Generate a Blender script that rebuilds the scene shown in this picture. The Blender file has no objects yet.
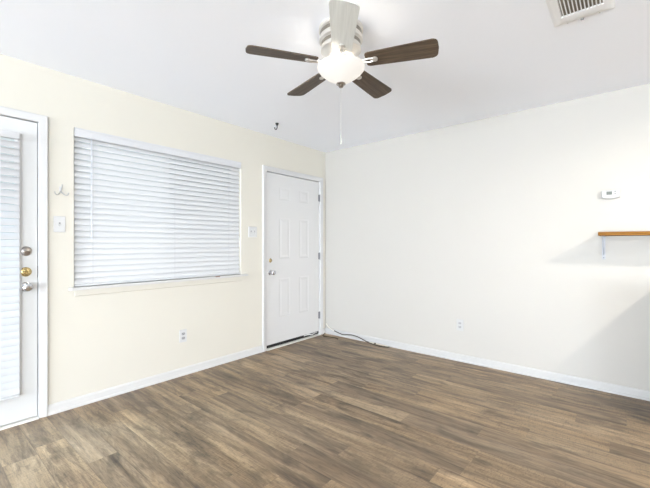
import bpy, bmesh, math, random
from mathutils import Vector, Matrix
PI = math.pi
R = math.radians
random.seed(7)
S = bpy.context.scene
COL = S.collection

# ------------------------------------------------------------------ camera
F_PX, YAW = 358.565, 0.69800
cam_d = bpy.data.cameras.new('camera')
cam_d.sensor_width = 36.0
cam_d.lens = 36.0 * F_PX / 650.0
cam_d.clip_start = 0.02
cam = bpy.data.objects.new('camera', cam_d)
cam.location = (3.719, 3.1144, 1.204)
cam.rotation_euler = (R(90), 0, math.atan2(-math.sin(YAW), -math.cos(YAW)) - R(90))
COL.objects.link(cam)
S.camera = cam

# ------------------------------------------------------------------ world (bright hazy daylight seen through the glass)
w = bpy.data.worlds.new('world'); S.world = w; w.use_nodes = True
bg = w.node_tree.nodes['Background']
bg.inputs[0].default_value = (0.90, 0.95, 1.0, 1)
bg.inputs[1].default_value = 0.7

# ------------------------------------------------------------------ fill lights added behind the camera, daylight outside the glazed door
def area(name, loc, rot, sx, sy, power, col):
    d = bpy.data.lights.new(name, 'AREA'); d.shape = 'RECTANGLE'; d.size = sx; d.size_y = sy
    d.energy = power; d.color = col
    o = bpy.data.objects.new(name, d); o.location = loc; o.rotation_euler = rot
    COL.objects.link(o); return o
area('rear_fill_light', (12.4, 2.40, 0.80), (0, R(152), 0), 1.9, 4.6, 1480, (0.80, 0.89, 1.0))  # unseen fill added far behind the camera, tilted up to brighten the ceiling
area('side_fill_light', (9.0, 9.5, 0.8), (R(-145), 0, R(12)), 5.0, 1.8, 1000, (0.80, 0.89, 1.0))  # second added fill, out of view and aimed upward from the side
pl_ = area('porch_daylight', (4.0, -0.62, 2.25), (R(33), 0, R(43)), 0.6, 0.6, 11, (0.60, 0.78, 1.0))
pl_.data.spread = R(50)

vs = S.view_settings
S.display_settings.display_device = 'sRGB'
vs.view_transform = 'Standard'; vs.look = 'None'; vs.gamma = 1.0; vs.use_curve_mapping = False
vs.exposure = 0.49

# ------------------------------------------------------------------ material helpers
def srgb(r, g, b):
    f = lambda c: (c/255/12.92) if c/255 <= 0.04045 else ((c/255+0.055)/1.055)**2.4
    return (f(r), f(g), f(b), 1)

def mat(name, col, rough=0.5, metal=0.0, bump=0.0, bscale=200.0, spec=0.5, var=0.0, vscale=3.0, emit=None, estr=0.0):
    m = bpy.data.materials.new(name); m.use_nodes = True
    nt = m.node_tree; p = nt.nodes['Principled BSDF']
    p.inputs['Base Color'].default_value = col
    p.inputs['Roughness'].default_value = rough
    p.inputs['Metallic'].default_value = metal
    p.inputs['Specular IOR Level'].default_value = spec
    if emit:
        p.inputs['Emission Color'].default_value = emit
        p.inputs['Emission Strength'].default_value = estr
    tc = nt.nodes.new('ShaderNodeTexCoord')
    if var > 0:
        n = nt.nodes.new('ShaderNodeTexNoise'); n.inputs['Scale'].default_value = vscale; n.inputs['Detail'].default_value = 3
        nt.links.new(tc.outputs['Object'], n.inputs['Vector'])
        mx = nt.nodes.new('ShaderNodeMix'); mx.data_type = 'RGBA'
        mx.inputs[6].default_value = tuple(c*(1-var) for c in col[:3]) + (1,)
        mx.inputs[7].default_value = tuple(min(1, c*(1+var)) for c in col[:3]) + (1,)
        nt.links.new(n.outputs['Fac'], mx.inputs[0]); nt.links.new(mx.outputs[2], p.inputs['Base Color'])
    if bump > 0:
        n = nt.nodes.new('ShaderNodeTexNoise'); n.inputs['Scale'].default_value = bscale; n.inputs['Detail'].default_value = 2
        nt.links.new(tc.outputs['Object'], n.inputs['Vector'])
        b = nt.nodes.new('ShaderNodeBump'); b.inputs['Strength'].default_value = bump; b.inputs['Distance'].default_value = 0.001
        nt.links.new(n.outputs['Fac'], b.inputs['Height']); nt.links.new(b.outputs['Normal'], p.inputs['Normal'])
    return m

def wood(name, cd, cm, cl, along='X', stretch=14, scale=9, rough=0.45, spec=0.5):
    m = bpy.data.materials.new(name); m.use_nodes = True
    nt = m.node_tree; N = nt.nodes; L = nt.links; p = N['Principled BSDF']
    p.inputs['Roughness'].default_value = rough; p.inputs['Specular IOR Level'].default_value = spec
    tc = N.new('ShaderNodeTexCoord'); mp = N.new('ShaderNodeMapping')
    s = [stretch]*3; s['XYZ'.index(along)] = 1.0
    mp.inputs['Scale'].default_value = s
    L.new(tc.outputs['Object'], mp.inputs['Vector'])
    n = N.new('ShaderNodeTexNoise'); n.inputs['Scale'].default_value = scale; n.inputs['Detail'].default_value = 6
    n.inputs['Distortion'].default_value = 0.8
    L.new(mp.outputs[0], n.inputs['Vector'])
    cr = N.new('ShaderNodeValToRGB'); e = cr.color_ramp.elements
    e[0].position = 0.32; e[0].color = cd; e[1].position = 0.68; e[1].color = cl
    k = e.new(0.5); k.color = cm
    L.new(n.outputs['Fac'], cr.inputs[0]); L.new(cr.outputs[0], p.inputs['Base Color'])
    b = N.new('ShaderNodeBump'); b.inputs['Strength'].default_value = 0.15; b.inputs['Distance'].default_value = 0.001
    L.new(n.outputs['Fac'], b.inputs['Height']); L.new(b.outputs[0], p.inputs['Normal'])
    return m

def floor_material():
    """distressed oak vinyl planks, 0.152 m wide, 1.22 m long, running along Y"""
    m = bpy.data.materials.new('plank_floor'); m.use_nodes = True
    nt = m.node_tree; N = nt.nodes; L = nt.links; p = N['Principled BSDF']
    def math_(op, a, b=None, c=None):
        n = N.new('ShaderNodeMath'); n.operation = op
        for i, v in enumerate((a, b, c)):
            if v is None: continue
            if isinstance(v, (int, float)): n.inputs[i].default_value = v
            else: L.new(v, n.inputs[i])
        return n.outputs[0]
    def vec(x, y, z):
        n = N.new('ShaderNodeCombineXYZ')
        for i, v in enumerate((x, y, z)):
            if isinstance(v, (int, float)): n.inputs[i].default_value = v
            else: L.new(v, n.inputs[i])
        return n.outputs[0]
    def noise(v, sc, det, dist=0.0, rough=0.5):
        n = N.new('ShaderNodeTexNoise'); n.inputs['Scale'].default_value = sc; n.inputs['Detail'].default_value = det
        n.inputs['Distortion'].default_value = dist; n.inputs['Roughness'].default_value = rough
        L.new(v, n.inputs['Vector']); return n.outputs['Fac']
    def white(v):
        n = N.new('ShaderNodeTexWhiteNoise'); n.noise_dimensions = '3D'; L.new(v, n.inputs['Vector']); return n.outputs['Value']
    def mix(f, a, b, kind='MIX'):
        n = N.new('ShaderNodeMix'); n.data_type = 'RGBA'; n.blend_type = kind
        if isinstance(f, (int, float)): n.inputs[0].default_value = f
        else: L.new(f, n.inputs[0])
        for i, v in ((6, a), (7, b)):
            if isinstance(v, tuple): n.inputs[i].default_value = v
            else: L.new(v, n.inputs[i])
        return n.outputs[2]
    def ramp(f, *st):
        n = N.new('ShaderNodeValToRGB'); e = n.color_ramp.elements
        e[0].position, e[0].color = st[0]; e[1].position, e[1].color = st[-1]
        for s in st[1:-1]:
            k = e.new(s[0]); k.color = s[1]
        L.new(f, n.inputs[0]); return n.outputs[0]
    geo = N.new('ShaderNodeNewGeometry'); sp = N.new('ShaderNodeSeparateXYZ'); L.new(geo.outputs['Position'], sp.inputs[0])
    X, Y = sp.outputs[0], sp.outputs[1]
    u = math_('DIVIDE', math_('SUBTRACT', X, 0.012), 0.152)
    row = math_('FLOOR', u); fu = math_('FRACT', u)
    off = math_('MULTIPLY', white(vec(row, 3.7, 1.3)), 1.22)
    v = math_('DIVIDE', math_('ADD', Y, off), 1.22)
    colm = math_('FLOOR', v); fv = math_('FRACT', v)
    rnd = white(vec(row, colm, 0.5)); rnd2 = white(vec(row, colm, 7.5))
    shift = math_('MULTIPLY', rnd, 40.0)
    # coarse cathedral figure, fine streaks and cross saw marks, each plank with its own piece of the pattern
    xs = math_('ADD', X, shift)
    gv = vec(xs, math_('MULTIPLY', Y, 0.11), math_('MULTIPLY', rnd2, 9))
    coarse = noise(gv, 9, 3, 0.9, 0.5)
    band = noise(vec(xs, math_('MULTIPLY', Y, 0.07), rnd2), 17, 5, 0.5, 0.6)
    streak = noise(vec(xs, math_('MULTIPLY', Y, 0.06), rnd2), 85, 4, 0.8, 0.6)
    fine = noise(vec(xs, math_('MULTIPLY', Y, 0.10), shift), 190, 3, 0.6, 0.65)
    patch = noise(vec(xs, math_('MULTIPLY', Y, 0.33), rnd2), 7.0, 4, 0.8, 0.6)
    saw = noise(vec(math_('MULTIPLY', xs, 0.25), Y, shift), 130, 3, 0.8, 0.6)
    ring = math_('FRACT', math_('MULTIPLY', coarse, 19.0))
    base = ramp(band, (0.28, srgb(98, 82, 66)), (0.42, srgb(134, 115, 93)), (0.54, srgb(156, 136, 110)), (0.72, srgb(184, 162, 134)))
    rr = ramp(ring, (0.0, (0.62, 0.60, 0.58, 1)), (0.14, (0.96, 0.96, 0.96, 1)), (0.75, (1.03, 1.03, 1.03, 1)), (1.0, (0.80, 0.79, 0.78, 1)))
    c = mix(math_('MULTIPLY', math_('POWER', rnd, 1.5), 0.85), base, rr, 'MULTIPLY')
    st = ramp(streak, (0.30, (0.55, 0.54, 0.54, 1)), (0.43, (0.95, 0.95, 0.95, 1)), (0.60, (1.03, 1.03, 1.03, 1)))
    c = mix(0.7, c, st, 'MULTIPLY')
    fr = ramp(fine, (0.32, (0.66, 0.66, 0.67, 1)), (0.50, (1, 1, 1, 1)), (0.72, (1.16, 1.16, 1.16, 1)))
    c = mix(0.8, c, fr, 'MULTIPLY')
    sr = ramp(saw, (0.36, (0.55, 0.55, 0.57, 1)), (0.50, (1, 1, 1, 1)))
    c = mix(math_('MULTIPLY', math_('GREATER_THAN', rnd2, 0.3), math_('MULTIPLY', patch, 1.0)), c, sr, 'MULTIPLY')
    pr = ramp(patch, (0.30, srgb(140, 138, 138)), (0.46, srgb(236, 236, 236)), (0.68, srgb(255, 252, 246)))
    c = mix(0.75, c, pr, 'MULTIPLY')
    smudge = noise(vec(xs, math_('MULTIPLY', Y, 0.20), math_('ADD', rnd, 3.0)), 11.0, 4, 1.2, 0.6)
    sm = ramp(smudge, (0.34, (0.50, 0.50, 0.52, 1)), (0.47, (0.95, 0.95, 0.95, 1)), (0.65, (1.10, 1.08, 1.04, 1)))
    c = mix(0.75, c, sm, 'MULTIPLY')
    tone = ramp(rnd2, (0.0, (0.74, 0.73, 0.74, 1)), (0.35, (0.96, 0.95, 0.94, 1)), (0.7, (1.05, 1.03, 0.98, 1)), (1.0, (1.25, 1.22, 1.17, 1)))
    c = mix(0.9, c, tone, 'MULTIPLY')
    c = mix(math_('MULTIPLY', rnd, 0.35), c, mix(1.0, c, (1.0, 0.92, 0.78, 1), 'MULTIPLY'))
    # plank joints
    eu = math_('MINIMUM', fu, math_('SUBTRACT', 1.0, fu)); ev = math_('MINIMUM', fv, math_('SUBTRACT', 1.0, fv))
    ju = math_('LESS_THAN', eu, 0.010); jv = math_('MULTIPLY', math_('LESS_THAN', ev, 0.0011), 0.5)
    j = math_('MAXIMUM', ju, jv)
    c = mix(math_('MULTIPLY', j, 0.40), c, (0.05, 0.04, 0.032, 1))
    L.new(c, p.inputs['Base Color'])
    rg = N.new('ShaderNodeMapRange'); L.new(fine, rg.inputs[0]); rg.inputs[3].default_value = 0.34; rg.inputs[4].default_value = 0.52
    L.new(rg.outputs[0], p.inputs['Roughness'])
    p.inputs['Specular IOR Level'].default_value = 0.5
    hb = math_('SUBTRACT', math_('MULTIPLY', fine, 0.6), j)
    b = N.new('ShaderNodeBump'); b.inputs['Strength'].default_value = 0.25; b.inputs['Distance'].default_value = 0.0015
    L.new(hb, b.inputs['Height']); L.new(b.outputs[0], p.inputs['Normal'])
    return m

def glass_material():
    m = bpy.data.materials.new('window_glass'); m.use_nodes = True
    nt = m.node_tree; N = nt.nodes; L = nt.links
    t = N.new('ShaderNodeBsdfTransparent'); t.inputs[0].default_value = (0.93, 0.96, 0.95, 1)
    g = N.new('ShaderNodeBsdfGlossy'); g.inputs['Roughness'].default_value = 0.02
    mx = N.new('ShaderNodeMixShader'); mx.inputs[0].default_value = 0.09
    L.new(t.outputs[0], mx.inputs[1]); L.new(g.outputs[0], mx.inputs[2])
    L.new(mx.outputs[0], N['Material Output'].inputs[0]); return m

def screen_material():
    m = bpy.data.materials.new('insect_screen'); m.use_nodes = True
    nt = m.node_tree; N = nt.nodes; L = nt.links
    t = N.new('ShaderNodeBsdfTransparent')
    g = N.new('ShaderNodeBsdfDiffuse'); g.inputs[0].default_value = (0.12, 0.12, 0.12, 1)
    mx = N.new('ShaderNodeMixShader'); mx.inputs[0].default_value = 0.5
    L.new(t.outputs[0], mx.inputs[1]); L.new(g.outputs[0], mx.inputs[2])
    L.new(mx.outputs[0], N['Material Output'].inputs[0]); return m

def slat_material(col, trans):
    m = bpy.data.materials.new('blind_vinyl'); m.use_nodes = True
    nt = m.node_tree; N = nt.nodes; L = nt.links
    p = N['Principled BSDF']; p.inputs['Base Color'].default_value = col; p.inputs['Roughness'].default_value = 0.35
    t = N.new('ShaderNodeBsdfTranslucent'); t.inputs[0].default_value = (0.95, 0.97, 1.0, 1)
    mx = N.new('ShaderNodeMixShader'); mx.inputs[0].default_value = trans
    L.new(p.outputs[0], mx.inputs[1]); L.new(t.outputs[0], mx.inputs[2])
    L.new(mx.outputs[0], N['Material Output'].inputs[0]); return m

M = {}
M['wall_l'] = mat('cream_wall_paint', (0.665, 0.632, 0.55, 1), 0.55, bump=0.12, bscale=160, spec=0.3, var=0.012, vscale=2.0)
M['wall_r'] = mat('cream_wall_paint_dimmed', (0.464, 0.442, 0.402, 1), 0.55, bump=0.12, bscale=160, spec=0.3, var=0.012, vscale=2.0)  # copy of the left wall's paint, darkened to offset stronger light here
M['ceil'] = mat('ceiling_paint', (0.92, 0.94, 0.985, 1), 0.8, bump=0.2, bscale=120, spec=0.2, var=0.012, vscale=1.5)
M['floor'] = floor_material()
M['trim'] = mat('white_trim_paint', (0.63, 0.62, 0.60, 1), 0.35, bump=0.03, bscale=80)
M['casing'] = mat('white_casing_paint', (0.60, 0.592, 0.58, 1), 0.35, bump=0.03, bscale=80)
M['trim_r'] = mat('white_trim_paint_dimmed', (0.48, 0.47, 0.455, 1), 0.35, bump=0.03, bscale=80)  # white trim darkened for the right wall, lighting difference put into the colour
M['door'] = mat('white_door_paint', (0.655, 0.645, 0.63, 1), 0.38, bump=0.04, bscale=90)
M['door_dirt'] = mat('scuffed_door_paint', (0.66, 0.66, 0.645, 1), 0.4, bump=0.04, bscale=90, var=0.03, vscale=9)
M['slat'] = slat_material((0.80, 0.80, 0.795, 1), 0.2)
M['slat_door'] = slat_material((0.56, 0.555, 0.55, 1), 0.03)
M['valance'] = mat('white_vinyl_valance', (0.62, 0.62, 0.625, 1), 0.4, bump=0.02)
M['wand'] = mat('clear_grey_wand', (0.50, 0.51, 0.54, 1), 0.3, bump=0.02)
M['cord'] = mat('white_cord', (0.62, 0.62, 0.64, 1), 0.7, bump=0.2, bscale=900)
M['glass'] = glass_material()
M['screen'] = screen_material()
M['alu'] = mat('mill_aluminium', (0.62, 0.62, 0.60, 1), 0.35, 0.9, bump=0.05, bscale=300)
M['sweep'] = mat('black_rubber_sweep', (0.012, 0.011, 0.010, 1), 0.7, bump=0.2, bscale=200)
M['nickel'] = mat('satin_nickel', (0.38, 0.35, 0.32, 1), 0.28, 1.0, bump=0.02, bscale=300)
M['chrome'] = mat('polished_chrome', (0.66, 0.66, 0.68, 1), 0.12, 1.0, bump=0.01)
M['brass'] = mat('polished_brass', (0.62, 0.48, 0.22, 1), 0.22, 1.0, bump=0.02)
M['brass_old'] = mat('aged_brass', (0.40, 0.31, 0.16, 1), 0.3, 0.9, bump=0.02)
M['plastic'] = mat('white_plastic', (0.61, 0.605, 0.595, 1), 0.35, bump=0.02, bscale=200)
M['plastic_r'] = mat('white_plastic_dimmed', (0.455, 0.45, 0.435, 1), 0.4, bump=0.02, bscale=200)  # dimmer copy of the white plastic, offsets brighter light on the right wall
M['plastic_dk'] = mat('dark_grey_plastic', (0.14, 0.14, 0.14, 1), 0.5, bump=0.02)  # dark grey for toggle slots, buttons and the damper lever
M['ivory'] = mat('pale_grey_plastic', (0.78, 0.77, 0.74, 1), 0.4, bump=0.02)
M['outlet_face'] = mat('grey_receptacle_face', (0.36, 0.355, 0.35, 1), 0.4, bump=0.02)
M['lamp_shade'] = mat('grey_enamel_shade', (0.35, 0.35, 0.34, 1), 0.5, bump=0.02)
M['slot'] = mat('dark_slot', (0.05, 0.05, 0.05, 1), 0.8, bump=0.02)
M['lcd'] = mat('grey_green_lcd', (0.085, 0.095, 0.075, 1), 0.4, bump=0.02)
M['lcd_seg'] = mat('lcd_segment', (0.06, 0.07, 0.055, 1), 0.4, bump=0.02)
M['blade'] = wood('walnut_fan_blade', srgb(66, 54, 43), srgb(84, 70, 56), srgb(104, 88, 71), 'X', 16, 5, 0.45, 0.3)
M['blade_glare'] = wood('glare_toned_fan_blade', srgb(200, 200, 193), srgb(208, 208, 202), srgb(215, 215, 209), 'X', 16, 5, 0.42)  # glare on the nearest blade put into a paler copy of the wood
M['fan_band'] = mat('tarnished_nickel_band', (0.27, 0.24, 0.195, 1), 0.35, 0.7, bump=0.03, bscale=200)
M['fan_white'] = mat('brushed_pale_nickel', (0.70, 0.665, 0.61, 1), 0.32, 0.7, bump=0.03, bscale=200)
M['bowl'] = mat('frosted_glass_bowl', (0.20, 0.196, 0.19, 1), 0.35, emit=(1.0, 0.94, 0.86, 1), estr=0.52, bump=0.02)
M['chain'] = mat('dull_bead_chain', (0.50, 0.49, 0.45, 1), 0.5, 0.3, bump=0.02)
M['bulb'] = mat('lamp_bulb', (1, 1, 1, 1), 0.5, emit=(1.0, 0.90, 0.76, 1), estr=42)
M['kitchen_bulb'] = mat('kitchen_bulb', (1, 1, 1, 1), 0.5, emit=(1.0, 0.93, 0.82, 1), estr=6200)
M['vent'] = mat('white_vent_enamel', (0.86, 0.86, 0.86, 1), 0.5, bump=0.02)
M['vent_dk'] = mat('dusty_duct', (0.25, 0.215, 0.165, 1), 0.9, var=0.2, vscale=30)
M['pine'] = wood('pine_board', srgb(104, 66, 16), srgb(126, 84, 26), srgb(146, 102, 38), 'Y', 20, 6, 0.55, 0.15)
M['bracket'] = mat('grey_white_bracket_enamel', (0.40, 0.41, 0.44, 1), 0.4, bump=0.02)
M['iron'] = mat('black_iron', (0.018, 0.018, 0.020, 1), 0.45, 0.4, bump=0.1, bscale=300)
M['cable_dk'] = mat('dark_cable_jacket', (0.075, 0.065, 0.05, 1), 0.5, bump=0.05)
M['cable_lt'] = mat('cream_cable_jacket', (0.72, 0.68, 0.58, 1), 0.5, bump=0.05)
M['cable_gr'] = mat('grey_cable_jacket', (0.34, 0.34, 0.32, 1), 0.5, bump=0.05)
M['cable_br'] = mat('brown_cable_jacket', (0.07, 0.052, 0.03, 1), 0.5, bump=0.05)
M['chip'] = mat('bare_wood_chip', srgb(140, 92, 62), 0.8, var=0.3, vscale=80)

# ------------------------------------------------------------------ mesh helpers
def mesh_obj(name, bm, m, parent=None, smooth=0, loc=None, rot=None):
    bmesh.ops.recalc_face_normals(bm, faces=bm.faces)
    me = bpy.data.meshes.new(name); bm.to_mesh(me); bm.free()
    ms = m if isinstance(m, (list, tuple)) else [m]
    for k in ms: me.materials.append(k)
    if smooth:
        me.shade_smooth()
        try: me.set_sharp_from_angle(angle=R(smooth))
        except Exception: pass
    o = bpy.data.objects.new(name, me); COL.objects.link(o)
    if loc is not None: o.location = loc
    if rot is not None: o.rotation_euler = rot
    if parent: o.parent = parent
    return o

def box(bm, x0, x1, y0, y1, z0, z1, bev=0.0, seg=2):
    r = bmesh.ops.create_cube(bm, size=1.0)
    vs_ = r['verts']
    for v in vs_:
        v.co = Vector(((x0+x1)/2 + v.co.x*(x1-x0), (y0+y1)/2 + v.co.y*(y1-y0), (z0+z1)/2 + v.co.z*(z1-z0)))
    if bev > 0:
        es = list({e for v in vs_ for e in v.link_edges})
        bmesh.ops.bevel(bm, geom=es, offset=bev, segments=seg, affect='EDGES', profile=0.5)
    return bm

def lathe(bm, prof, seg=32, mtx=None):
    """prof: list of (r, z); spun about Z"""
    rings = []
    for r, z in prof:
        if r < 1e-6: rings.append([bm.verts.new((0, 0, z))])
        else: rings.append([bm.verts.new((r*math.cos(2*PI*k/seg), r*math.sin(2*PI*k/seg), z)) for k in range(seg)])
    for a, b in zip(rings, rings[1:]):
        if len(a) == 1 and len(b) == 1: continue
        for k in range(seg):
            k2 = (k+1) % seg
            if len(a) == 1: bm.faces.new((a[0], b[k], b[k2]))
            elif len(b) == 1: bm.faces.new((a[k], a[k2], b[0]))
            else: bm.faces.new((a[k], a[k2], b[k2], b[k]))
    if mtx is not None:
        vs_ = [v for ring in rings for v in ring]
        bmesh.ops.transform(bm, matrix=mtx, verts=vs_)
    return bm

def smooth_path(pts, n=6):
    P = [Vector(p) for p in pts]; out = []
    for i in range(len(P)-1):
        p0 = P[max(0, i-1)]; p1 = P[i]; p2 = P[i+1]; p3 = P[min(len(P)-1, i+2)]
        for k in range(n):
            t = k/n
            out.append(0.5*((2*p1)+(p2-p0)*t+(2*p0-5*p1+4*p2-p3)*t*t+(3*p1-p0-3*p2+p3)*t**3))
    out.append(P[-1]); return out

def tube(bm, pts, r, seg=8, spline=0):
    P = smooth_path(pts, spline) if spline else [Vector(p) for p in pts]
    rad = r if isinstance(r, (list, tuple)) else [r]*len(P)
    if len(rad) != len(P):
        rad = [rad[min(len(rad)-1, int(i*len(rad)/len(P)))] for i in range(len(P))]
    t0 = (P[1]-P[0]).normalized(); up = Vector((0, 0, 1)) if abs(t0.z) < 0.9 else Vector((1, 0, 0))
    nrm = t0.cross(up).normalized(); rings = []
    for i, p in enumerate(P):
        t = (P[min(i+1, len(P)-1)]-P[max(i-1, 0)]).normalized()
        nrm = (nrm - t*nrm.dot(t)).normalized(); b = t.cross(nrm)
        rings.append([bm.verts.new(p + (nrm*math.cos(2*PI*k/seg)+b*math.sin(2*PI*k/seg))*rad[i]) for k in range(seg)])
    for a, b in zip(rings, rings[1:]):
        for k in range(seg): bm.faces.new((a[k], a[(k+1) % seg], b[(k+1) % seg], b[k]))
    bm.faces.new(rings[0]); bm.faces.new(rings[-1][::-1]); return bm

def prism(bm, prof, axis, a, b):
    """closed 2D profile extruded along axis 'X' (prof = (y,z)) or 'Y' (prof = (x,z)) or 'Z' (prof=(x,y))"""
    def P(u, v, t): return {'X': (t, u, v), 'Y': (u, t, v), 'Z': (u, v, t)}[axis]
    A = [bm.verts.new(P(u, v, a)) for u, v in prof]; B = [bm.verts.new(P(u, v, b)) for u, v in prof]
    n = len(prof)
    for k in range(n): bm.faces.new((A[k], A[(k+1) % n], B[(k+1) % n], B[k]))
    bm.faces.new(A[::-1]); bm.faces.new(B); return bm

def empty(name, loc=(0, 0, 0), rot=(0, 0, 0)):
    o = bpy.data.objects.new(name, None); o.location = loc; o.rotation_euler = rot
    o.empty_display_size = 0.05; COL.objects.link(o); return o

def tag(o, label=None, cat=None, group=None, kind=None):
    if label: o['label'] = label
    if cat: o['category'] = cat
    if group: o['group'] = group
    if kind: o['kind'] = kind
    return o

def holed_wall(name, u0, u1, z0, z1, holes, t0, t1, axis, m):
    """one connected wall slab with rectangular openings; axis 'X': runs along X, thickness along Y"""
    us = sorted({u0, u1, *[h[0] for h in holes], *[h[1] for h in holes]})
    zs = sorted({z0, z1, *[h[2] for h in holes], *[h[3] for h in holes]})
    solid = lambda i, j: 0 <= i < len(us)-1 and 0 <= j < len(zs)-1 and not any(
        h[0] <= (us[i]+us[i+1])/2 <= h[1] and h[2] <= (zs[j]+zs[j+1])/2 <= h[3] for h in holes)
    bm = bmesh.new(); V = {}
    def v(i, j, t):
        if (i, j, t) not in V:
            d = t1 if t else t0
            V[(i, j, t)] = bm.verts.new((us[i], d, zs[j]) if axis == 'X' else (d, us[i], zs[j]))
        return V[(i, j, t)]
    for i in range(len(us)-1):
        for j in range(len(zs)-1):
            if not solid(i, j): continue
            for t in (0, 1): bm.faces.new((v(i, j, t), v(i+1, j, t), v(i+1, j+1, t), v(i, j+1, t)))
            for di, dj, a, b in ((-1, 0, (i, j), (i, j+1)), (1, 0, (i+1, j), (i+1, j+1)), (0, -1, (i, j), (i+1, j)), (0, 1, (i, j+1), (i+1, j+1))):
                if not solid(i+di, j+dj):
                    bm.faces.new((v(*a, 0), v(*b, 0), v(*b, 1), v(*a, 1)))
    return mesh_obj(name, bm, m)

def struct(o, label, cat): return tag(o, label, cat, None, 'structure')

# ------------------------------------------------------------------ room shell
XR, YN, H = 13.0, 10.1, 2.44            # rear wall, far side wall, ceiling height
D1 = (3.098, 4.012)                    # glazed door slab
D2 = (0.122, 1.036)                    # entry door slab
W1 = (1.385, 2.885, 0.885, 2.066)      # window opening

bm = bmesh.new(); box(bm, -0.12, XR+0.12, -0.16, YN+0.12, -0.06, 0)
struct(mesh_obj('floor', bm, M['floor']), 'brown distressed oak plank floor running towards the far corner', 'floor')
bm = bmesh.new(); box(bm, -0.12, XR+0.12, -0.16, YN+0.12, H, H+0.06)
struct(mesh_obj('ceiling', bm, M['ceil']), 'flat white ceiling over the empty room', 'ceiling')
struct(holed_wall('wall_left', -0.12, XR+0.12, 0, H,
                  [(D1[0]-0.016, D1[1]+0.016, -0.01, 2.058), (D2[0]-0.016, D2[1]+0.016, -0.01, 2.042), W1], 0, -0.14, 'X', M['wall_l']),
       'cream wall on the left with the blinds window and two white doors', 'wall')
bm = bmesh.new(); box(bm, -0.12, 0, 0, YN, 0, H)
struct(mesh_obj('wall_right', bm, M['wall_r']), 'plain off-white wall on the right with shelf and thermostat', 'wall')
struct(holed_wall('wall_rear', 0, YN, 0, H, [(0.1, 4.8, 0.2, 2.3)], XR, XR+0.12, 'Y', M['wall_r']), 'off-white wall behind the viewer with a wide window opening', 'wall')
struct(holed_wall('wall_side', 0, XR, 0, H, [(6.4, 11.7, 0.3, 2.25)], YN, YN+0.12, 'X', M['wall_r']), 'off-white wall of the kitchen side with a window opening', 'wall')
# kitchen half wall beyond the right edge of the view
bm = bmesh.new(); box(bm, 0, 0.54, 3.32, 3.43, 0, 0.915)
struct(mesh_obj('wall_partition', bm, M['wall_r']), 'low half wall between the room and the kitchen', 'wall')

BASE = [(0, 0), (0.017, 0), (0.017, 0.010), (0.0145, 0.0165), (0.0105, 0.019), (0.0105, 0.058), (0.008, 0.066), (0.004, 0.071), (0, 0.072)]
bm = bmesh.new(); prism(bm, BASE, 'X', 1.104, 3.040)
struct(mesh_obj('baseboard_left', bm, M['trim']), 'white baseboard under the blinds window', 'baseboard')
bm = bmesh.new(); prism(bm, BASE, 'Y', 0.0, 3.32)
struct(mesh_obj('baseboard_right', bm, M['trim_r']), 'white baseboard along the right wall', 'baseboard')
bm = bmesh.new(); prism(bm, BASE, 'X', 0.017, 0.058)
struct(mesh_obj('baseboard_corner', bm, M['trim']), 'short white baseboard piece between entry door and corner', 'baseboard')

def casing(name, xa, xb, ztop, wd, label):
    """door casing with mitred profile look: outer band thicker than the inner lip"""
    bm = bmesh.new()
    o0, o1, i0, i1 = xa-wd, xb+wd, xa, xb
    def ring(off, y):
        return [bm.verts.new(p) for p in ((o0+off, y, 0), (o0+off, y, ztop+wd-off), (o1-off, y, ztop+wd-off), (o1-off, y, 0))]
    prof = [(0, 0.0), (0, 0.014), (0.006, 0.018), (wd*0.45, 0.016), (wd-0.012, 0.012), (wd-0.004, 0.011), (wd, 0.007), (wd, -0.10), (wd-0.010, -0.10), (wd-0.010, 0.0)]
    rings = [ring(a, b) for a, b in prof]
    n = len(rings)
    for k in range(n):
        a, b = rings[k], rings[(k+1) % n]
        for j in range(3): bm.faces.new((a[j], a[j+1], b[j+1], b[j]))
    bm.faces.new([r[0] for r in rings]); bm.faces.new([r[3] for r in rings][::-1])
    return struct(mesh_obj(name, bm, M['casing'], smooth=30), label, 'trim')
casing('trim_1', D1[0]-0.005, D1[1]+0.005, 2.046, 0.052, 'white casing around the glazed door on the left')
casing('trim_2', D2[0]-0.005, D2[1]+0.005, 2.028, 0.058, 'white casing around the six-panel entry door')

def threshold(name, xa, xb, label):
    bm = bmesh.new()
    prism(bm, [(-0.12, 0), (0.022, 0), (0.020, 0.006), (0.006, 0.012), (-0.03, 0.014), (-0.12, 0.014)], 'X', xa, xb)
    return struct(mesh_obj(name, bm, M['alu_w']), label, 'threshold')
M['alu_w'] = mat('pale_threshold_metal', (0.74, 0.72, 0.67, 1), 0.4, 0.2, bump=0.05, bscale=200)
threshold('trim_3', D1[0]-0.004, D1[1]+0.004, 'pale threshold strip under the glazed door')
threshold('trim_4', D2[0]-0.004, D2[1]+0.004, 'pale threshold strip under the six-panel entry door')

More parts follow.
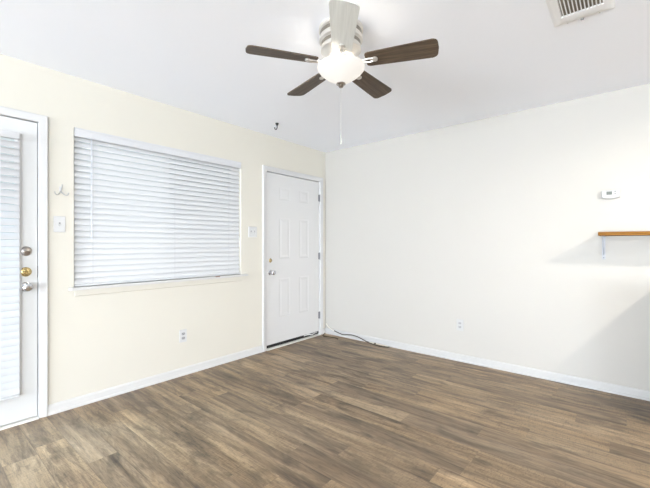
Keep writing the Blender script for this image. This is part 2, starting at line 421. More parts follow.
# ------------------------------------------------------------------ knob set shared by the doors (axis +Y out of the door)
TOY = Matrix.Rotation(R(-90), 4, 'X')          # local Z -> +Y
def knob(parent, x, z, y, m, label):
    bm = bmesh.new()
    lathe(bm, [(0, 0), (0.032, 0), (0.033, 0.003), (0.029, 0.008), (0.014, 0.011), (0.0115, 0.020), (0.013, 0.028), (0.022, 0.034),
               (0.0275, 0.043), (0.0285, 0.052), (0.026, 0.061), (0.019, 0.0665), (0.010, 0.0675), (0, 0.0675)], 28, TOY)
    o = mesh_obj('door_knob', bm, m, parent, 40, (x, y, z)); o['label'] = label; return o
def deadbolt(parent, x, z, y, m, label, turn=True):
    bm = bmesh.new()
    lathe(bm, [(0, 0), (0.031, 0), (0.0325, 0.003), (0.029, 0.010), (0.024, 0.013), (0, 0.0135)], 28, TOY)
    o = mesh_obj('deadbolt', bm, m, parent, 40, (x, y, z)); o['label'] = label
    bm = bmesh.new()
    if turn:
        lathe(bm, [(0, 0.013), (0.009, 0.0135), (0.008, 0.020), (0, 0.020)], 16, TOY)
        box(bm, -0.017, 0.017, 0.0195, 0.031, -0.0055, 0.0055, 0.003)
    else:
        lathe(bm, [(0, 0.013), (0.021, 0.0135), (0.0215, 0.026), (0.018, 0.031), (0.012, 0.032), (0.010, 0.030), (0, 0.030)], 24, TOY)
    mesh_obj('thumb_turn', bm, m, o, 40); return o
def hinge(parent, x, z, y):
    bm = bmesh.new()
    for k in range(5):
        c = -0.045 + k*0.018
        lathe(bm, [(0, c+0.0004), (0.0065, c+0.0004), (0.0065, c+0.0176), (0, c+0.0176)], 14)
    lathe(bm, [(0, -0.049), (0.004, -0.049), (0.005, -0.0446), (0, -0.0446)], 10)
    lathe(bm, [(0, 0.0452), (0.005, 0.0452), (0.004, 0.050), (0, 0.050)], 10)
    box(bm, 0.0045, 0.026, -0.004, -0.0015, -0.044, 0.044)
    return mesh_obj('hinge', bm, M['hinge'], parent, 40, (x, y, z))
M['hinge'] = mat('dull_steel_hinge', (0.20, 0.20, 0.205, 1), 0.45, 0.7, bump=0.03)

# ------------------------------------------------------------------ door_1: glazed door with a hung blind (left edge of the view)
d1 = empty('door_1', (D1[0], 0, 0.018))
struct(d1, 'white glazed door behind a blind, at the left edge', 'door')
DW, DH, DF = D1[1]-D1[0], 2.022, -0.006       # width, height, face
bm = bmesh.new()
lx0, lx1, lz0, lz1 = 0.112, DW-0.112, 0.20, 1.90
us, zs = [0.0, lx0, lx1, DW], [0.0, lz0, lz1, DH]
V = {}
def dv(i, j, t):
    if (i, j, t) not in V: V[(i, j, t)] = bm.verts.new((us[i], (DF, DF-0.044)[t], zs[j]))
    return V[(i, j, t)]
for i in range(3):
    for j in range(3):
        if (i, j) == (1, 1): continue
        for t in (0, 1): bm.faces.new((dv(i, j, t), dv(i+1, j, t), dv(i+1, j+1, t), dv(i, j+1, t)))
for a, b in (((0,0),(3,0)), ((3,0),(3,3)), ((3,3),(0,3)), ((0,3),(0,0))):
    n = 3
    for k in range(n):
        p = (a[0]+(b[0]-a[0])*k//n, a[1]+(b[1]-a[1])*k//n); q_ = (a[0]+(b[0]-a[0])*(k+1)//n, a[1]+(b[1]-a[1])*(k+1)//n)
        bm.faces.new((dv(*p, 0), dv(*q_, 0), dv(*q_, 1), dv(*p, 1)))
for p, q_ in (((1,1),(2,1)), ((2,1),(2,2)), ((2,2),(1,2)), ((1,2),(1,1))):
    bm.faces.new((dv(*p, 0), dv(*q_, 0), dv(*q_, 1), dv(*p, 1)))
mesh_obj('door_slab', bm, M['door_dirt'], d1)
bm = bmesh.new()
def frame_ring(bm, x0, x1, z0, z1, prof):
    """prof: (inset, y) closed loop"""
    rings = [[bm.verts.new(p) for p in ((x0+a, y, z0+a), (x1-a, y, z0+a), (x1-a, y, z1-a), (x0+a, y, z1-a))] for a, y in prof]
    n = len(rings)
    for k in range(n):
        a, b = rings[k], rings[(k+1) % n]
        for j in range(4): bm.faces.new((a[j], a[(j+1) % 4], b[(j+1) % 4], b[j]))
frame_ring(bm, lx0-0.030, lx1+0.030, lz0-0.030, lz1+0.030, [(0, DF), (0.002, DF+0.008), (0.010, DF+0.013), (0.026, DF+0.013), (0.036, DF+0.004), (0.036, DF-0.018), (0.030, DF-0.018), (0.030, DF)])
mesh_obj('glass_frame', bm, M['plastic'], d1, 30)
bm = bmesh.new(); box(bm, lx0, lx1, DF-0.024, DF-0.018, lz0, lz1)
mesh_obj('glass_pane', bm, M['glass'], d1)
zo = 0.018
deadbolt(d1, 3.158-D1[0], 1.156-zo, DF, M['nickel'], 'dull nickel deadbolt above the brass one', True)
deadbolt(d1, 3.160-D1[0], 1.015-zo, DF, M['brass'], 'polished brass deadbolt rose in the middle', False)
knob(d1, 3.158-D1[0], 0.913-zo, DF, M['chrome'], 'shiny chrome round knob, lowest of the three')
bm = bmesh.new(); box(bm, -0.0035, -0.0005, -0.030, DF+0.0015, 0.955, 1.035)
lp = mesh_obj('latch_plate', bm, M['hinge'], d1)

# ------------------------------------------------------------------ door_2: six-panel entry door
d2 = empty('door_2', (D2[0], 0, 0))
struct(d2, 'white six-panel entry door next to the far corner', 'door')
DW2, DZ0, DZ1 = D2[1]-D2[0], 0.050, 2.022
px = [(0.205, 0.378), (0.536, 0.716)]
pz = [(0.345, 0.800), (1.030, 1.515), (1.722, 1.876)]
us = sorted({0, DW2, *[v for a in px for v in a]}); zs = sorted({DZ0, DZ1, *[v for a in pz for v in a]})
bm = bmesh.new(); V = {}
def ev_(i, j, t):
    if (i, j, t) not in V: V[(i, j, t)] = bm.verts.new((us[i], (DF, DF-0.044)[t], zs[j]))
    return V[(i, j, t)]
for i in range(len(us)-1):
    for j in range(len(zs)-1):
        bm.faces.new((ev_(i, j, 1), ev_(i+1, j, 1), ev_(i+1, j+1, 1), ev_(i, j+1, 1)))
        isp = i in (1, 3) and j in (1, 3, 5)
        c = [ev_(i, j, 0), ev_(i+1, j, 0), ev_(i+1, j+1, 0), ev_(i, j+1, 0)]
        if not isp: bm.faces.new(c); continue
        x0, x1, z0, z1 = us[i], us[i+1], zs[j], zs[j+1]
        prev = c
        for ins, dep in ((0.006, -0.0015), (0.016, -0.003), (0.024, -0.0025), (0.044, -0.0005)):
            r = [bm.verts.new(p) for p in ((x0+ins, DF+dep, z0+ins), (x1-ins, DF+dep, z0+ins), (x1-ins, DF+dep, z1-ins), (x0+ins, DF+dep, z1-ins))]
            for k in range(4): bm.faces.new((prev[k], prev[(k+1) % 4], r[(k+1) % 4], r[k]))
            prev = r
        bm.faces.new(prev)
ni, nj = len(us)-1, len(zs)-1
for i in range(ni):
    for j in (0, nj): bm.faces.new((ev_(i, j, 0), ev_(i+1, j, 0), ev_(i+1, j, 1), ev_(i, j, 1)))
for j in range(nj):
    for i in (0, ni): bm.faces.new((ev_(i, j, 0), ev_(i, j+1, 0), ev_(i, j+1, 1), ev_(i, j, 1)))
mesh_obj('door_slab', bm, M['door'], d2)
db = deadbolt(d2, 0.975-D2[0], 1.015, DF, M['brass_old'], 'small brass deadbolt above the chrome knob', True); db.scale = (0.62, 0.8, 0.78)
knob(d2, 0.971-D2[0], 0.878, DF, M['chrome'], 'round chrome knob')
for z in (1.812, 1.045, 0.262): hinge(d2, -0.004, z, 0.004)
bm = bmesh.new(); box(bm, 0.002, DW2-0.002, -0.040, -0.014, 0.015, DZ0)
sw = mesh_obj('door_sweep', bm, M['sweep'], d2)
bm = bmesh.new()
tube(bm, [(0.035, -0.010, 0.036), (0.09, -0.006, 0.040), (0.15, 0.004, 0.033), (0.21, 0.000, 0.044), (0.29, -0.008, 0.040)], [0.004, 0.006, 0.007, 0.008, 0.005], 7, 6)
pl = mesh_obj('torn_weather_strip', bm, M['ivory'], sw, 50); pl['label'] = 'pale torn strip hanging from the dark sweep'

# ------------------------------------------------------------------ window_1
w1 = empty('window_1', (W1[0], -0.10, W1[2])); struct(w1, 'wide sliding window behind the closed white blind', 'window')
WW, WH = W1[1]-W1[0], W1[3]-W1[2]
bm = bmesh.new(); frame_ring(bm, 0, WW, 0, WH, [(0, -0.03), (0, 0.03), (0.035, 0.03), (0.035, -0.03)])
mesh_obj('window_frame', bm, M['alu'], w1)
for x0, x1, y in ((0.036, WW/2+0.02, 0.010), (WW/2-0.02, WW-0.036, -0.014)):
    bm = bmesh.new(); frame_ring(bm, x0, x1, 0.036, WH-0.036, [(0, y-0.010), (0, y+0.010), (0.03, y+0.010), (0.03, y-0.010)])
    s_ = mesh_obj('sash', bm, M['alu'], w1)
    bm = bmesh.new(); box(bm, x0+0.031, x1-0.031, y-0.003, y+0.003, 0.067, WH-0.067)
    mesh_obj('pane', bm, M['glass'], s_)
bm = bmesh.new(); box(bm, 0.04, WW/2, -0.029, -0.0275, 0.04, WH-0.04)
mesh_obj('insect_screen', bm, M['screen'], w1)
# stool with horns and an apron below it
bm = bmesh.new()
prof = [(-0.065, -0.014), (0.040, -0.014), (0.046, -0.009), (0.046, -0.003), (0.042, 0.0), (-0.065, 0.0)]
sx0, sx1 = 1.322-W1[0], 2.918-W1[0]
def stool(bm):
    out = [(0.001, 0.035), (0.001, 0.1005), (sx0, 0.1005), (sx0, 0.140), (sx0+0.006, 0.146), (sx1-0.006, 0.146), (sx1, 0.140), (sx1, 0.1005), (WW-0.001, 0.1005), (WW-0.001, 0.035)]
    prism(bm, out, 'Z', -0.020, 0.0)
bm.free(); bm = bmesh.new(); stool(bm)
bmesh.ops.bevel(bm, geom=[e for e in bm.edges if all(v.co.y > 0.139 for v in e.verts)], offset=0.004, segments=2, affect='EDGES')
mesh_obj('window_sill', bm, M['trim'], w1)
bm = bmesh.new(); prism(bm, [(0.1005, -0.070), (0.108, -0.070), (0.113, -0.062), (0.113, -0.0205), (0.1005, -0.0205)], 'X', 1.375-W1[0], 2.880-W1[0])
mesh_obj('apron', bm, M['wall_l'], w1)
bm = bmesh.new(); box(bm, 1.672-W1[0], 1.722-W1[0], 0.139, 0.1468, -0.0065, 0.0006, 0.002)
c_ = mesh_obj('chipped_spot', bm, M['chip'], w1); c_['label'] = 'bare brown chip in the white sill edge'

# ------------------------------------------------------------------ blinds
def slats(bm, x0, x1, zs_, y, wd, tilt, th=0.0028):
    n = 5
    for z in zs_:
        top, bot = [], []
        for k in range(n+1):
            s = (k/n-0.5)*wd; crown = 0.0035*(1-(2*k/n-1)**2)
            for lst, off in ((top, crown+th/2), (bot, crown-th/2)):
                # local: s across the slat (towards the room), off normal to it; room edge tips down
                yy = s*math.cos(tilt)+off*math.sin(tilt); zz = -s*math.sin(tilt)+off*math.cos(tilt)
                lst.append((y+yy, z+zz))
        prism(bm, top+bot[::-1], 'X', x0, x1)

def blind(name, loc, wd, z_top, z_bot, y, pitch, tilt, m, label, valance, wand_x, wand_z, cords, slat_w=0.050):
    r = empty(name, loc); tag(r, label, 'blind')
    bm = bmesh.new(); box(bm, 0.004, wd-0.004, y-0.018, y+0.020, z_top-0.045, z_top-0.002, 0.001)
    mesh_obj('headrail', bm, m, r)
    if valance:
        bm = bmesh.new(); prism(bm, [(y+0.030, z_top-valance), (y+0.036, z_top-valance+0.004), (y+0.036, z_top-0.018), (y+0.040, z_top-0.008), (y+0.040, z_top), (y+0.030, z_top)], 'X', 0, wd)
        mesh_obj('valance', bm, M['valance'], r)
    n = int((z_top-0.052-z_bot-0.03)/pitch)
    zs_ = [z_bot+0.040+pitch*k for k in range(n+1)]
    bm = bmesh.new(); slats(bm, 0.003, wd-0.003, zs_, y, slat_w, tilt)
    mesh_obj('slats', bm, m, r, 40)
    bm = bmesh.new(); box(bm, 0.002, wd-0.002, y-0.024, y+0.024, z_bot, z_bot+0.016, 0.004)
    mesh_obj('bottom_rail', bm, m, r)
    for cx in cords:
        bm = bmesh.new()
        for yy in (y+0.026, ):
            tube(bm, [(cx, yy, z_top-0.05), (cx, yy, z_bot+0.010)], 0.0011, 6)
        mesh_obj('ladder_cord', bm, M['cord'], r)
    if wand_x is not None:
        bm = bmesh.new()
        tube(bm, [(wand_x, y+0.046, z_top-0.078), (wand_x, y+0.048, wand_z)], 0.0032, 8)
        tube(bm, [(wand_x, y+0.028, z_top-0.050), (wand_x, y+0.044, z_top-0.055), (wand_x, y+0.046, z_top-0.080)], 0.002, 6)
        mesh_obj('tilt_wand', bm, M['wand'], r, 40)
    return r
blind('venetian_blind', (W1[0]+0.004, -0.032, W1[2]), WW-0.008, WH-0.002, 0.002, 0.0, 0.0445, R(63), M['slat'],
      'wide closed white slat blind covering the left wall window', 0.064, 2.776-W1[0]-0.006, 1.249-W1[2], [0.145, 0.72, 1.37])
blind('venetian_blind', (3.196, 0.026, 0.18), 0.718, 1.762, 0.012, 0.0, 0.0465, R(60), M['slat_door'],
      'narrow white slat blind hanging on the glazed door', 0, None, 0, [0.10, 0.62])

# ------------------------------------------------------------------ ceiling fan (hugger, 42 inch, five blades)
FX, FY = 2.085, 1.863
fan = empty('ceiling_fan', (FX, FY, H)); tag(fan, 'ceiling fan with five blades and a lit frosted glass bowl', 'ceiling fan')
def fz(z): return z - H
bm = bmesh.new()
lathe(bm, [(0, 0), (0.124, 0), (0.127, -0.004), (0.127, -0.022), (0.123, -0.026), (0.119, -0.028), (0.119, -0.052), (0.123, -0.056), (0.124, -0.078), (0.119, -0.083),
           (0.112, -0.086), (0.110, -0.108), (0.115, -0.112), (0.115, -0.132), (0.108, -0.138), (0.096, -0.150), (0.090, -0.168), (0.078, -0.178), (0, -0.178)], 48)
mh = mesh_obj('motor_housing', bm, M['fan_white'], fan, 35)
for z0, z1, r0 in ((-0.030, -0.050, 0.1195), (-0.088, -0.106, 0.1115)):
    bm = bmesh.new(); lathe(bm, [(r0-0.006, z0), (r0+0.0012, z0), (r0+0.0012, z1), (r0-0.006, z1), (r0-0.006, z0)], 48)
    b_ = mesh_obj('band', bm, M['fan_band'], mh, 35); b_['label'] = 'darker tarnished ring around the housing'
bm = bmesh.new()
lathe(bm, [(0, -0.178), (0.058, -0.178), (0.060, -0.186), (0.066, -0.196), (0.060, -0.206), (0.040, -0.214), (0.036, -0.222), (0.030, -0.232), (0, -0.232)], 40)
mesh_obj('light_fitter', bm, M['fan_white'], fan, 35)
bm = bmesh.new()
outer = [(0.1340, fz(2.222)), (0.1365, fz(2.216)), (0.1345, fz(2.206)), (0.122, fz(2.190)), (0.103, fz(2.173)), (0.080, fz(2.156)), (0.057, fz(2.142)), (0.036, fz(2.131)), (0.018, fz(2.123)), (0.0, fz(2.1215))]
inner = [(0.0, fz(2.1255)), (0.020, fz(2.126)), (0.036, fz(2.135)), (0.055, fz(2.146)), (0.077, fz(2.160)), (0.099, fz(2.176)), (0.118, fz(2.192)), (0.130, fz(2.207)), (0.130, fz(2.222))]
lathe(bm, outer+inner+[outer[0]], 48)
mesh_obj('glass_bowl', bm, M['bowl'], fan, 50)
bm = bmesh.new(); lathe(bm, [(0, fz(2.124)), (0.026, fz(2.124)), (0.027, fz(2.119)), (0.020, fz(2.114)), (0.013, fz(2.112)), (0.015, fz(2.107)), (0.011, fz(2.101)), (0.006, fz(2.099)), (0, fz(2.0985))], 24)
mesh_obj('finial', bm, M['nickel'], fan, 35)
for k in range(3):
    bm = bmesh.new(); a = R(70+120*k)
    lathe(bm, [(0, 0.030), (0.008, 0.031), (0.011, 0.044), (0.016, 0.056), (0.0175, 0.068), (0.014, 0.080), (0.007, 0.086), (0, 0.087)], 18,
          Matrix.Translation((0, 0, fz(2.206))) @ Matrix.Rotation(a, 4, 'Z') @ Matrix.Rotation(R(90), 4, 'Y'))
    mesh_obj('bulb', bm, M['bulb'], fan, 60)
bm = bmesh.new(); tube(bm, [(0, 0, fz(2.100)), (0, 0, fz(1.835))], 0.0009, 6)
ch = mesh_obj('pull_chain', bm, M['chain'], fan)
bm = bmesh.new(); lathe(bm, [(0, fz(1.838)), (0.003, fz(1.836)), (0.0042, fz(1.82)), (0.0042, fz(1.785)), (0.003, fz(1.776)), (0, fz(1.775))], 12)
mesh_obj('chain_pull', bm, M['chain'], ch, 40)

def blade_mesh():
    """blade along +X, flat, top z=0"""
    r0, r1 = 0.145, 0.532
    pts = []
    n = 14
    w0, w1_ = 0.053, 0.068
    def half(x):
        t = (x-r0)/(r1-r0); return w0+(w1_-w0)*min(1, t*1.1)
    side = []
    for k in range(n+1):
        x = r0+0.018+(r1-0.030-r0-0.018)*k/n; side.append((x, half(x)))
    cap = [(r1-0.030+0.030*math.sin(a), half(r1)-0.030+0.030*math.cos(a)) for a in (R(20), R(40), R(60), R(80))] 
    up = [(r0, w0-0.014), (r0+0.005, w0-0.005)] + side + cap
    out = up + [(r1+0.004, 0.0)] + [(x, -y) for x, y in reversed(up)]
    bm = bmesh.new(); prism(bm, out, 'Z', -0.006, 0.0); return bm
def iron_mesh():
    bm = bmesh.new()
    # arm from the hub to the blade, then a three-lobed plate under it
    tube(bm, [(0.075, 0, 0.010), (0.105, 0, 0.002), (0.130, 0.007, -0.010), (0.160, 0.013, -0.011), (0.185, 0.010, -0.011), (0.196, 0, -0.011)], 0.005, 8, 5)
    tube(bm, [(0.105, 0, 0.002), (0.130, -0.007, -0.010), (0.160, -0.013, -0.011), (0.185, -0.010, -0.011), (0.196, 0, -0.011)], 0.005, 8, 5)
    lathe(bm, [(0, -0.016), (0.012, -0.016), (0.016, -0.013), (0.016, -0.006), (0, -0.006)], 20, Matrix.Translation((0.196, 0, 0)))
    box(bm, 0.068, 0.112, -0.015, 0.015, -0.004, 0.014, 0.004)
    return bm
for k in range(5):
    a = R(39.2 + 72*k)
    pitch = R(-11.5)            # counter-clockwise edge tipped down
    bl = mesh_obj('fan_blade', blade_mesh(), M['blade_glare'] if k == 0 else M['blade'], fan, 0, (0, 0, fz(2.240)))
    bl.rotation_euler = (Matrix.Rotation(a, 3, 'Z') @ Matrix.Rotation(pitch, 3, 'X')).to_euler()
    if k == 0: bl['label'] = 'blade nearest the viewer, glare put into its pale grey-white colour'
    mesh_obj('blade_iron', iron_mesh(), M['fan_white'], bl, 40)

# ------------------------------------------------------------------ ceiling hook
hk = bmesh.new()
lathe(hk, [(0, 0), (0.018, 0), (0.018, -0.004), (0.013, -0.012), (0.0085, -0.022), (0.005, -0.029), (0, -0.029)], 18)
tube(hk, [(0, 0, -0.022), (0.0005, 0, -0.040), (0.001, 0, -0.050), (0.006, 0, -0.060), (0.014, 0, -0.063), (0.022, 0, -0.058), (0.0245, 0, -0.048), (0.0245, 0, -0.043)], 0.0045, 8, 5)
o = mesh_obj('ceiling_hook', hk, M['iron'], None, 40, (1.222, 0.380, H), (0, 0, R(-50)))
tag(o, 'small black hook screwed into the ceiling by the left wall', 'hook')

# ------------------------------------------------------------------ ceiling vent
VX0, VX1, VY0, VY1 = 1.312, 1.715, 2.803, 3.072
vt = empty('air_vent', ((VX0+VX1)/2, (VY0+VY1)/2, H)); tag(vt, 'white louvered air vent in the ceiling', 'vent')
hx, hy = (VX1-VX0)/2, (VY1-VY0)/2
bm = bmesh.new()
def flat_ring(bm, hx, hy, prof):
    rings = [[bm.verts.new(p) for p in ((-hx+a, -hy+a, z), (hx-a, -hy+a, z), (hx-a, hy-a, z), (-hx+a, hy-a, z))] for a, z in prof]
    n = len(rings)
    for k in range(n):
        a, b = rings[k], rings[(k+1) % n]
        for j in range(4): bm.faces.new((a[j], a[(j+1) % 4], b[(j+1) % 4], b[j]))
flat_ring(bm, hx, hy, [(0, 0), (0.003, -0.002), (0.014, -0.006), (0.034, -0.0085), (0.046, -0.008), (0.048, -0.001), (0.048, 0)])
mesh_obj('frame', bm, M['vent'], vt)
bm = bmesh.new(); box(bm, -hx+0.040, hx-0.040, -hy+0.040, hy-0.040, -0.0015, 0.0)
mesh_obj('duct_opening', bm, M['vent_dk'], vt)
iy0, iy1 = -hy+0.048, hy-0.048
nb = 11
xs0, xs1 = -hx+0.092, hx-0.050
for k in range(nb):
    yc = iy0 + (iy1-iy0)*(k+0.5)/nb
    bm = bmesh.new()
    prism(bm, [(yc-0.0045, -0.002), (yc-0.0035, -0.009), (yc-0.001, -0.0115), (yc+0.0025, -0.0118), (yc+0.0025, -0.0105), (yc, -0.0095), (yc-0.0022, -0.006), (yc-0.0030, -0.002)], 'X', xs0, xs1)
    mesh_obj('louver', bm, M['vent'], vt)
bm = bmesh.new(); box(bm, -hx+0.044, xs0+0.001, iy0-0.006, iy1+0.006, -0.011, -0.0018, 0.001)
mesh_obj('end_plate', bm, M['vent'], vt)
for sy in (-1, 1):
    bm = bmesh.new(); lathe(bm, [(0, -0.0125), (0.004, -0.0125), (0.0045, -0.0105), (0, -0.0105)], 12, Matrix.Translation((-hx+0.020, sy*0.07, 0)))
    mesh_obj('screw', bm, M['alu'], vt)
bm = bmesh.new(); box(bm, -hx+0.013, -hx+0.022, -0.012, 0.004, -0.018, -0.011, 0.002)
mesh_obj('damper_lever', bm, M['plastic_dk'], vt)

# ------------------------------------------------------------------ thermostat
th = empty('thermostat', (0, 3.021, 1.606)); tag(th, 'white wall thermostat with a small grey display', 'thermostat')
# rounded body with a bowed lower edge: outline in Y (to the right in view is +Y)
ol = []
for k in range(25):
    t = -1+2*k/24; ol.append((t*0.059, -0.027-0.011*(1-t*t)))
for k in range(25):
    t = 1-2*k/24; ol.append((t*0.059, 0.031+0.003*(1-t*t)))
def body(bm, ol, d0, d1, ins):
    a = [bm.verts.new((d0, y, z)) for y, z in ol]
    b = [bm.verts.new((d1-0.006, y, z)) for y, z in ol]
    c = [bm.verts.new((d1, y*(1-ins/0.059), z*(1-ins/0.034))) for y, z in ol]
    n = len(ol)
    for p, q_ in ((a, b), (b, c)):
        for k in range(n): bm.faces.new((p[k], p[(k+1) % n], q_[(k+1) % n], q_[k]))
    bm.faces.new(a[::-1]); bm.faces.new(c)
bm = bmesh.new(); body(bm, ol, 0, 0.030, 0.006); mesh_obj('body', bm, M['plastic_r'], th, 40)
bm = bmesh.new(); box(bm, 0.0295, 0.0310, -0.027, 0.009, -0.005, 0.0215, 0.001); sc = mesh_obj('display', bm, M['lcd'], th); sc['label'] = 'grey-green blank display'
for z in (0.0185, 0.001):
    bm = bmesh.new(); box(bm, 0.0292, 0.0322, 0.0235, 0.0325, z-0.004, z+0.004, 0.0012); mesh_obj('button', bm, M['plastic_dk'], th)

# ------------------------------------------------------------------ wall shelf with brackets
sh = empty('wall_shelf', (0, 2.950, 1.268)); tag(sh, 'pine board shelf on a pale metal bracket, right wall', 'shelf')
bm = bmesh.new(); box(bm, 0.001, 0.255, 0, 0.95, 0, 0.028, 0.003); mesh_obj('board', bm, M['pine'], sh)
for y in (0.026, 0.80):
    bm = bmesh.new()
    prism(bm, [(0.0, 0.0), (0.0, -0.185), (0.004, -0.190), (0.0055, -0.185), (0.0055, -0.0055), (0.190, -0.004), (0.196, -0.002), (0.190, 0.0)], 'Y', y-0.011, y+0.011)
    prism(bm, [(0.0055, -0.155), (0.010, -0.1525), (0.022, -0.150), (0.150, -0.012), (0.155, -0.0052), (0.146, -0.0052), (0.018, -0.142), (0.0055, -0.147)], 'Y', y-0.004, y+0.004)
    b_ = mesh_obj('bracket', bm, M['bracket'], sh)
    bm = bmesh.new(); lathe(bm, [(0, 0), (0.0045, 0), (0.004, 0.002), (0, 0.0028)], 12, Matrix.Translation((0.0054, y, -0.176)) @ Matrix.Rotation(R(90), 4, 'Y'))
    mesh_obj('screw', bm, M['hinge'], b_)

# ------------------------------------------------------------------ outlets and switches (built facing +Y, turned for the right wall)
def plate(bm, w_, h_, t=0.006):
    o0 = [(-w_/2, -h_/2), (w_/2, -h_/2), (w_/2, h_/2), (-w_/2, h_/2)]
    a = [bm.verts.new((x, 0.0005, z)) for x, z in o0]; b = [bm.verts.new((x, t*0.35, z)) for x, z in o0]; c = [bm.verts.new((x*0.90, t, z*0.94)) for x, z in o0]
    for p, q_ in ((a, b), (b, c)):
        for k in range(4): bm.faces.new((p[k], p[(k+1) % 4], q_[(k+1) % 4], q_[k]))
    bm.faces.new(a[::-1]); bm.faces.new(c)
def outlet(loc, rz, label, pm):
    r = empty('wall_outlet', loc, (0, 0, rz)); tag(r, label, 'outlet')
    bm = bmesh.new(); plate(bm, 0.070, 0.115); mesh_obj('cover_plate', bm, pm, r)
    for s in (-1, 1):
        bm = bmesh.new()
        pts = [(0.0165*math.cos(a), max(-0.0125, min(0.0125, 0.0165*math.sin(a)))) for a in [2*PI*k/28 for k in range(28)]]
        b0 = [bm.verts.new((x, 0.0055, z+s*0.0195)) for x, z in pts]; b1 = [bm.verts.new((x, 0.0078, z+s*0.0195)) for x, z in pts]
        for k in range(28): bm.faces.new((b0[k], b0[(k+1) % 28], b1[(k+1) % 28], b1[k]))
        bm.faces.new(b1); bm.faces.new(b0[::-1])
        f_ = mesh_obj('receptacle', bm, M['outlet_face'], r)
        for x, hh in ((-0.0065, 0.0085), (0.0065, 0.0065)):
            bm = bmesh.new(); box(bm, x-0.0015, x+0.0015, 0.0074, 0.0081, s*0.0195+0.001-hh/2+0.001, s*0.0195+0.001+hh/2+0.001); mesh_obj('slot', bm, M['slot'], f_)
        bm = bmesh.new(); lathe(bm, [(0, 0), (0.0024, 0), (0.0024, 0.0007), (0, 0.0007)], 10, Matrix.Translation((0, 0.0074, s*0.0195-0.007)) @ TOY); mesh_obj('slot', bm, M['slot'], f_)
    bm = bmesh.new(); lathe(bm, [(0, 0), (0.003, 0), (0.0025, 0.0012), (0, 0.0015)], 12, Matrix.Translation((0, 0.0058, 0)) @ TOY); mesh_obj('screw', bm, M['alu'], r)
    return r
outlet((2.035, 0, 0.361), 0, 'white double wall outlet low under the blinds window', M['plastic'])
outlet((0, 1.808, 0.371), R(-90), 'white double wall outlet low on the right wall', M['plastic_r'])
def light_switch(loc, n, label):
    r = empty('light_switch', loc); tag(r, label, 'light switch')
    bm = bmesh.new(); plate(bm, 0.070+0.046*(n-1), 0.115); mesh_obj('cover_plate', bm, M['plastic'], r)
    for k in range(n):
        cx = (k-(n-1)/2)*0.046
        bm = bmesh.new(); box(bm, cx-0.0052, cx+0.0052, 0.0055, 0.0066, -0.012, 0.012); mesh_obj('toggle_slot', bm, M['plastic_dk'], r)
        bm = bmesh.new(); prism(bm, [(0.006, -0.005), (0.016, -0.012), (0.018, -0.008), (0.0062, 0.005)], 'X', cx-0.0042, cx+0.0042); mesh_obj('toggle', bm, M['plastic'], r)
        for s in (-1, 1):
            bm = bmesh.new(); lathe(bm, [(0, 0), (0.003, 0), (0.0025, 0.0012), (0, 0.0015)], 12, Matrix.Translation((cx, 0.0058, s*0.030)) @ TOY); mesh_obj('screw', bm, M['alu'], r)
    return r
light_switch((2.972, 0, 1.346), 1, 'single white toggle switch between the glazed door and blinds')
light_switch((1.234, 0, 1.335), 2, 'double white toggle switch between blinds and entry door')

# ------------------------------------------------------------------ coat hook
chk = empty('coat_hook', (2.966, 0, 1.590)); tag(chk, 'small pale metal coat hook above the single light switch', 'hook')
bm = bmesh.new(); box(bm, -0.008, 0.008, 0.0003, 0.004, -0.022, 0.026, 0.0018); mesh_obj('back_plate', bm, M['plastic'], chk)
M['hookm'] = mat('worn_white_hook', (0.46, 0.455, 0.44, 1), 0.35, 0.4, bump=0.02)
bm = bmesh.new(); tube(bm, [(0, 0.003, 0.010), (0, 0.016, 0.008), (0, 0.032, 0.016), (0, 0.040, 0.030), (0, 0.039, 0.036)], [0.0042, 0.004, 0.0036, 0.0036, 0.0048], 8, 5); mesh_obj('prong', bm, M['hookm'], chk, 50)
for s in (-1, 1):
    bm = bmesh.new(); tube(bm, [(0, 0.003, -0.006), (s*0.010, 0.014, -0.022), (s*0.024, 0.026, -0.036), (s*0.036, 0.030, -0.032), (s*0.040, 0.031, -0.020), (s*0.040, 0.031, -0.016)], [0.0042, 0.004, 0.0036, 0.0036, 0.0036, 0.0048], 8, 5); mesh_obj('prong', bm, M['hookm'], chk, 50)

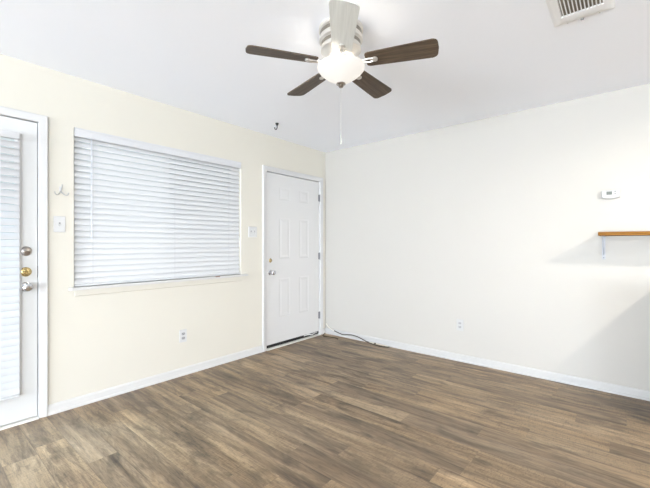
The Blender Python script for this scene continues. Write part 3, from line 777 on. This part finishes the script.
# ------------------------------------------------------------------ loose cables by the corner
cb = bmesh.new()
tube(cb, [(0.004, 0.020, 0.132), (0.020, 0.070, 0.098), (0.022, 0.120, 0.076), (0.022, 0.175, 0.060)], 0.0055, 8, 8)
root = mesh_obj('cable', cb, M['cable_lt'], None, 60)
tag(root, 'long dark cable drooping from the corner along the right baseboard', 'cable')
bm = bmesh.new()
tube(bm, [(0.022, 0.172, 0.061), (0.024, 0.240, 0.046), (0.024, 0.322, 0.034), (0.024, 0.400, 0.046), (0.024, 0.475, 0.052), (0.026, 0.560, 0.042), (0.028, 0.625, 0.026),
          (0.036, 0.690, 0.010), (0.050, 0.755, 0.0055), (0.078, 0.850, 0.0055), (0.088, 0.905, 0.0055), (0.072, 0.965, 0.0055), (0.046, 1.010, 0.0055)], 0.0062, 8, 8)
mesh_obj('jacket', bm, M['cable_dk'], root, 60)
bm = bmesh.new()
tube(bm, [(0.066, 0.050, 0.018), (0.110, 0.062, 0.008), (0.150, 0.090, 0.0055), (0.140, 0.170, 0.0055), (0.135, 0.230, 0.0055), (0.128, 0.290, 0.0055), (0.150, 0.330, 0.0055)], 0.0066, 8, 8)
tag(mesh_obj('cable', bm, M['cable_br'], None, 60), 'short brown cable end lying on the floor in the corner', 'cable')
cw = bmesh.new()
tube(cw, [(0.024, 0.640, 0.0065), (0.027, 0.740, 0.0065), (0.025, 0.860, 0.0065), (0.030, 0.985, 0.0065)], 0.006, 8, 8)
cr_ = mesh_obj('cable', cw, M['cable_lt'], None, 60); tag(cr_, 'short cream cable lying against the right baseboard', 'cable')
for y in (0.70, 0.805):
    bm = bmesh.new(); box(bm, 0.0215, 0.033, y-0.011, y+0.011, 0.0005, 0.0145, 0.003); c_ = mesh_obj('cable_clip', bm, M['cable_br'], cr_); c_['label'] = 'brown clip'

# ------------------------------------------------------------------ kitchen ceiling light beyond the right edge (throws the shelf's shadow)
kl = empty('ceiling_light', (1.39, 4.56, H)); tag(kl, 'bare round ceiling light of the kitchen side', 'ceiling light')
bm = bmesh.new(); lathe(bm, [(0, 0), (0.060, 0), (0.060, -0.012), (0.035, -0.035), (0.022, -0.048), (0, -0.048)], 32); mesh_obj('lamp_base', bm, M['plastic'], kl, 40)
bm = bmesh.new(); lathe(bm, [(0.024, -0.046), (0.060, -0.052), (0.105, -0.075), (0.138, -0.105), (0.150, -0.1275), (0.147, -0.1275), (0.135, -0.107), (0.103, -0.079), (0.059, -0.056), (0.024, -0.050), (0.024, -0.046)], 40); mesh_obj('lamp_shade', bm, M['lamp_shade'], kl, 40)
bm = bmesh.new(); lathe(bm, [(0, -0.123), (0.008, -0.121), (0.0135, -0.114), (0.016, -0.105), (0.0135, -0.094), (0.010, -0.080), (0.009, -0.049), (0, -0.049)], 24); mesh_obj('bulb', bm, M['kitchen_bulb'], kl, 60)
